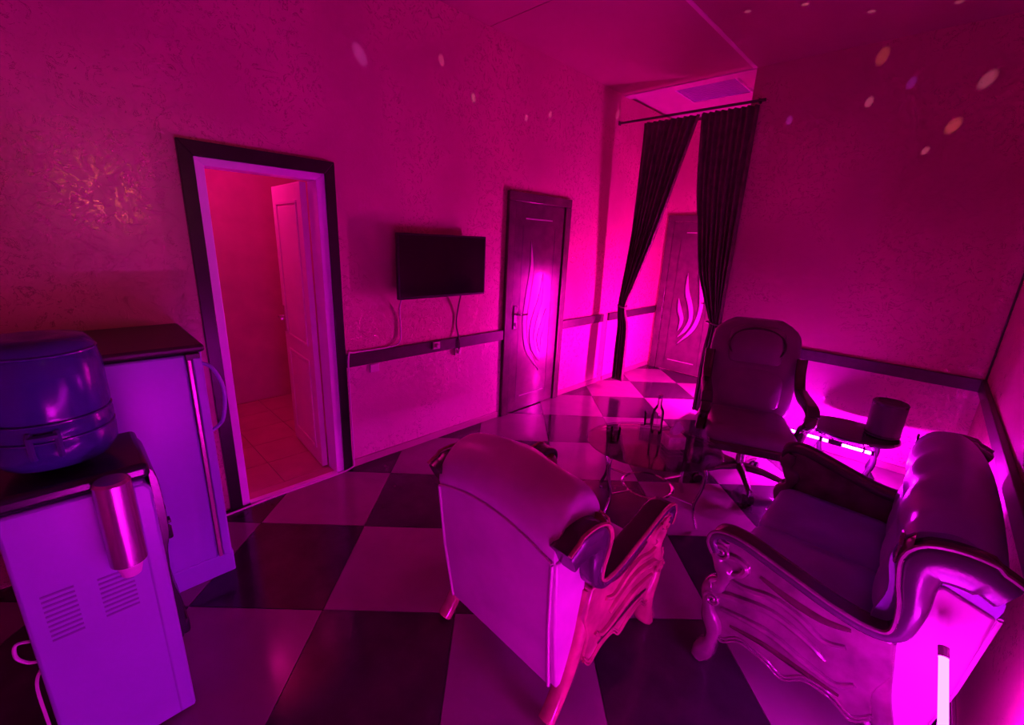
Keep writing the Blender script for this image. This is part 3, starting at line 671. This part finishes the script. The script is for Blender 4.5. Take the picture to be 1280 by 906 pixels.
# local: faces -y
def cushion(nm, secs, m, par):
    return MB().rings(secs).build(nm, m, par, ang=60)
def rrect(x0, x1, y0, y1, z, r=0.06, tilt=None):
    o = []
    for (cx, cy, st) in ((x1 - r, y1 - r, 0), (x0 + r, y1 - r, 90), (x0 + r, y0 + r, 180), (x1 - r, y0 + r, 270)):
        for d in range(0, 91, 18): o.append((cx + r * math.cos(math.radians(st + d)), cy + r * math.sin(math.radians(st + d)), z))
    return o
cushion('seat', [rrect(-0.26 + i, 0.26 - i, -0.26 + i, 0.25 - i, z) for i, z in ((0.04, 0.36), (0.01, 0.375), (0.0, 0.41), (0.006, 0.445), (0.035, 0.468), (0.09, 0.474))], 'office', oc)
MB().prism([(-0.262, 0.366), (-0.235, 0.308), (0.20, 0.308), (0.20, 0.37), (-0.25, 0.378)], -0.235, 0.235).build('seat_shell', 'wood_d', oc, bevel=0.004)
# backrest: padded slab, raked, with three pads
def backslab(nm, x, z0, z1, dy0, dy1, t, m, n=20, bul=0.03):
    rings = []
    for i in range(n + 1):
        f = i / n; z = z0 + (z1 - z0) * f; w_ = x * (1 - 0.08 * abs(2 * f - 1) ** 3) * (1 - 0.42 * max(0, (f - 0.78) / 0.22) ** 2.6) * (0.93 if i == 0 else 1); y = dy0 + (dy1 - dy0) * f
        bl = bul * math.sin(PI * min(1, max(0, f)))
        rr = []
        for k in range(20):
            a = 2 * PI * k / 20; c, s_ = math.cos(a), math.sin(a)
            rr.append((w_ * math.copysign(abs(c) ** 0.45, c), y + math.copysign(abs(s_) ** 0.6, s_) * (t / 2) - (bl if s_ < 0 else 0) * abs(s_) * (1 - abs(c) ** 3), z))
        rings.append(rr)
    return MB().rings(rings).build(nm, m, oc, ang=60)
backslab('backrest', 0.285, 0.44, 1.09, 0.235, 0.385, 0.085, 'office')
backslab('lumbar_pad', 0.20, 0.50, 0.76, 0.200, 0.262, 0.05, 'office', bul=0.02)
backslab('head_pad', 0.175, 0.80, 1.05, 0.262, 0.318, 0.055, 'office', bul=0.038)
def seam(cx_, cz, rx, rz_, y0, y1):
    MB().tube([(rx * math.cos(k * PI / 16), y0 + (y1 - y0) * (0.5 + 0.5 * math.sin(k * PI / 16)) - 0.006, cz + rz_ * math.sin(k * PI / 16)) for k in range(33)], 0.007, 6).build('pad_seam', 'pad', oc)
seam(0, 0.925, 0.175, 0.115, 0.245, 0.285)
for s in (-1, 1):
    pts = smooth_path([(0.265, 0.86), (0.235, 0.76), (0.17, 0.68), (0.06, 0.645), (-0.10, 0.645), (-0.20, 0.632), (-0.225, 0.59), (-0.19, 0.545), (-0.12, 0.50), (-0.07, 0.42), (-0.05, 0.37)], 5)
    a, b = (0.255, 0.32) if s > 0 else (-0.32, -0.255)
    MB().ribbon(pts, 0.052, a, b, 12, 0.7).build('armrest', 'wood_d', oc, ang=70)
    a, b = (0.255, 0.325) if s > 0 else (-0.325, -0.255)
    MB().ribbon(smooth_path([(0.13, 0.672), (0.05, 0.668), (-0.10, 0.668), (-0.20, 0.66), (-0.245, 0.625)], 5), 0.032, a, b, 12, 0.6).build('arm_pad', 'pad', oc, ang=60)
MB().lathe([(0.03, 0.10), (0.03, 0.24), (0.022, 0.24), (0.022, 0.355)], n=16).build('gas_lift', 'chrome', oc)
for k in range(5):
    a = 2 * PI * k / 5 - PI / 2 + 0.15; c, s_ = math.cos(a), math.sin(a)
    lg = MB().tube([(0.02 * c, 0.02 * s_, 0.125), (0.15 * c, 0.15 * s_, 0.115), (0.28 * c, 0.28 * s_, 0.085)], [0.03, 0.024, 0.018], 8).build('base_leg', 'wood_d', oc)
    cs = MB()
    for o_ in (-0.018, 0.018):
        pts = [(0.29 * c - s_ * (o_ + d), 0.29 * s_ + c * (o_ + d), 0.032) for d in (-0.01, 0.01)]
        cs.tube(pts, 0.030, 14)
    cs.tube([(0.28 * c, 0.28 * s_, 0.09), (0.288 * c, 0.288 * s_, 0.05)], 0.008, 6)
    cs.build('caster', 'tv_black', lg)

# ---------------------------------------------------------------- corner table, speaker, LED bar
sd = thing('corner_table', (2.58, 4.03, 0), 'low dark oval table in the corner behind the couch', 'table')
MB().lathe([(0.24, 0.365), (0.29, 0.37), (0.305, 0.387), (0.30, 0.402), (0.001, 0.405)], n=40, sy=0.80).build('table_top', 'tabledark', sd)
for x, y in ((-0.17, -0.12), (0.17, -0.12), (-0.17, 0.12), (0.17, 0.12)):
    MB().tube(smooth_path([(x * 0.9, y * 0.9, 0.368), (x * 1.1, y * 1.1, 0.24), (x * 0.95, y * 0.95, 0.10), (x * 1.2, y * 1.2, 0.006)], 5), 0.018, 10).build('leg', 'tabledark', sd)
spk = thing('speaker', (2.765, 4.08, 0.405), 'dark cylindrical speaker standing on the corner table', 'speaker')
MB().lathe([(0.095, 0.0), (0.104, 0.006), (0.105, 0.25), (0.100, 0.264), (0.075, 0.270), (0.070, 0.263), (0.002, 0.260)], n=36).build('cabinet', 'speaker', spk, ang=50)
MB().lathe([(0.1065, 0.242), (0.1065, 0.254)], n=36, cap=False).build('rim_ring', 'tabledark', spk)
MB().lathe([(0.1065, 0.012), (0.1065, 0.024)], n=36, cap=False).build('rim_ring', 'tabledark', spk)
lb = thing('light_bar', (2.24, 3.825, 0.333), 'glowing pink light bar in dark clips under the corner table edge', 'light bar')
for a, b in ((0.0, 0.19), (0.335, 0.455)):
    MB().tube([(a, 0, 0), (b, 0, 0)], 0.010, 12).build('glowing_tube', 'led1', lb)
for a in (0.23, 0.485):
    MB().tube([(a - 0.016, 0, 0), (a + 0.016, 0, 0)], 0.011, 12).build('glowing_tube', 'led1', lb)
MB().box((-0.01, -0.008, 0.013), (0.52, 0.008, 0.020)).build('back_channel', 'tabledark', lb)
for a, b in ((-0.012, 0.0), (0.19, 0.212), (0.248, 0.335), (0.455, 0.467), (0.503, 0.52)):
    MB().box((a, -0.014, -0.014), (b, 0.014, 0.014)).build('clip', 'tabledark', lb, bevel=0.003)
for x in (0.27, 0.46):
    MB().tube([(x, 0.0, 0.018), (x, 0.0, 0.032)], 0.006, 8).build('hanger', 'tabledark', lb)

# ---------------------------------------------------------------- LED tubes
def led_tube(a, b, r, m, label):
    a, b = Vector(a), Vector(b); d = (b - a).normalized()
    t = thing('led_tube', a, label, 'light tube')
    MB().tube([d * 0.03, b - a - d * 0.03], r, 12).build('glowing_tube', m, t)
    for p, q in ((d * 0.0, d * 0.03), (b - a - d * 0.03, b - a)):
        MB().tube([p, q], r * 1.15, 12).build('end_cap', 'white_pvc', t)
    return t
led_tube((3.190, 0.58, 0.015), (3.054, 1.565, 0.632), 0.011, 'led2', 'bright pink tube light leaning against the near end of the couch')
led_tube((3.185, -0.12, 0.014), (3.185, 0.50, 0.014), 0.011, 'led4', 'pink tube light lying on the floor along the right wall')
led_tube((1.235, 4.77, 0.014), (1.275, 4.77, 1.25), 0.011, 'led3', 'magenta tube light leaning in the corridor behind the wide curtain')

# ---------------------------------------------------------------- amber wall lamp on the right wall
sc_ = thing('wall_lamp', (XR, 0.42, 1.80), 'small amber wall lamp on the right wall', 'wall lamp')
MB().box((-0.02, -0.035, -0.02), (0, 0.035, 0.12)).build('wall_plate', 'chrome', sc_, bevel=0.004)
sh = MB().lathe([(0.022, 0.0), (0.045, 0.07)], n=18, cap=False).build('lamp_shade', 'sconce', sc_); sh.location = (-0.04, 0, 0.10); sh.rotation_euler = (0, -PI / 2, 0)
MB().tube([(-0.01, 0, 0.02), (-0.055, 0, 0.02), (-0.055, 0, 0.05)], 0.006, 8).build('lamp_arm', 'chrome', sc_)
al = light('amber_light', 'SPOT', (XR - 0.055, 0.42, 1.90), SCONCE[0], SCONCE[1])
al.data.spot_size = math.radians(32); al.data.spot_blend = 0.9; al.data.shadow_soft_size = 0.10
al.rotation_euler = (Vector((0, 0.20, 1.72)) - al.location).to_track_quat('-Z', 'Y').to_euler()

# ---------------------------------------------------------------- party light: narrow coloured beams on walls and ceiling
SRC = Vector((1.70, 2.75, 0.80))
beams = [((0, 1.495, 2.716), (0.7, 0.15, 1.0), 1.6), ((0, 2.105, 2.857), (1, 0.2, 0.5), 1.0), ((0, 2.402, 2.693), (1, 0.32, 0.6), 1.0), ((0, 3.305, 2.769), (1, 0.25, 0.6), 0.9),
         ((0, 2.994, 2.679), (1, 0.2, 0.6), 0.8), ((0, 4.406, 3.0), (1, 0.25, 0.6), 1.2),
         ((2.138, YB, 2.803), (1, 0.32, 0.6), 1.1), ((2.751, YB, 2.838), (1, 0.38, 0.6), 1.5), ((2.153, YB, 3.10), (1, 0.25, 0.15), 1.5), ((2.36, YB, 2.89), (0.35, 0.05, 1), 1.1),
         ((1.617, YB, 2.748), (0.4, 0.05, 1), 1.1), ((2.648, YB, 2.575), (1, 0.25, 0.2), 1.6), ((2.538, YB, 2.428), (1, 0.3, 0.5), 0.9),
         ((1.516, 3.47, ZC), (1, 0.25, 0.6), 1.0), ((1.819, 3.595, ZC), (1, 0.35, 0.5), 1.0), ((2.119, 3.947, ZC), (1, 0.32, 0.6), 1.0), ((2.527, 4.123, ZC), (1, 0.4, 0.5), 0.9)]
for p, col, sz in beams:
    l = bpy.data.lights.new('party_beam', 'SPOT'); l.color = col; l.energy = DISCO_W * 7
    l.spot_size = math.radians(1.15 * sz); l.spot_blend = 0.8; l.shadow_soft_size = 0.004
    o = bpy.data.objects.new('party_beam', l); COL.objects.link(o); o.location = SRC
    o.rotation_euler = (Vector(p) - SRC).to_track_quat('-Z', 'Y').to_euler()
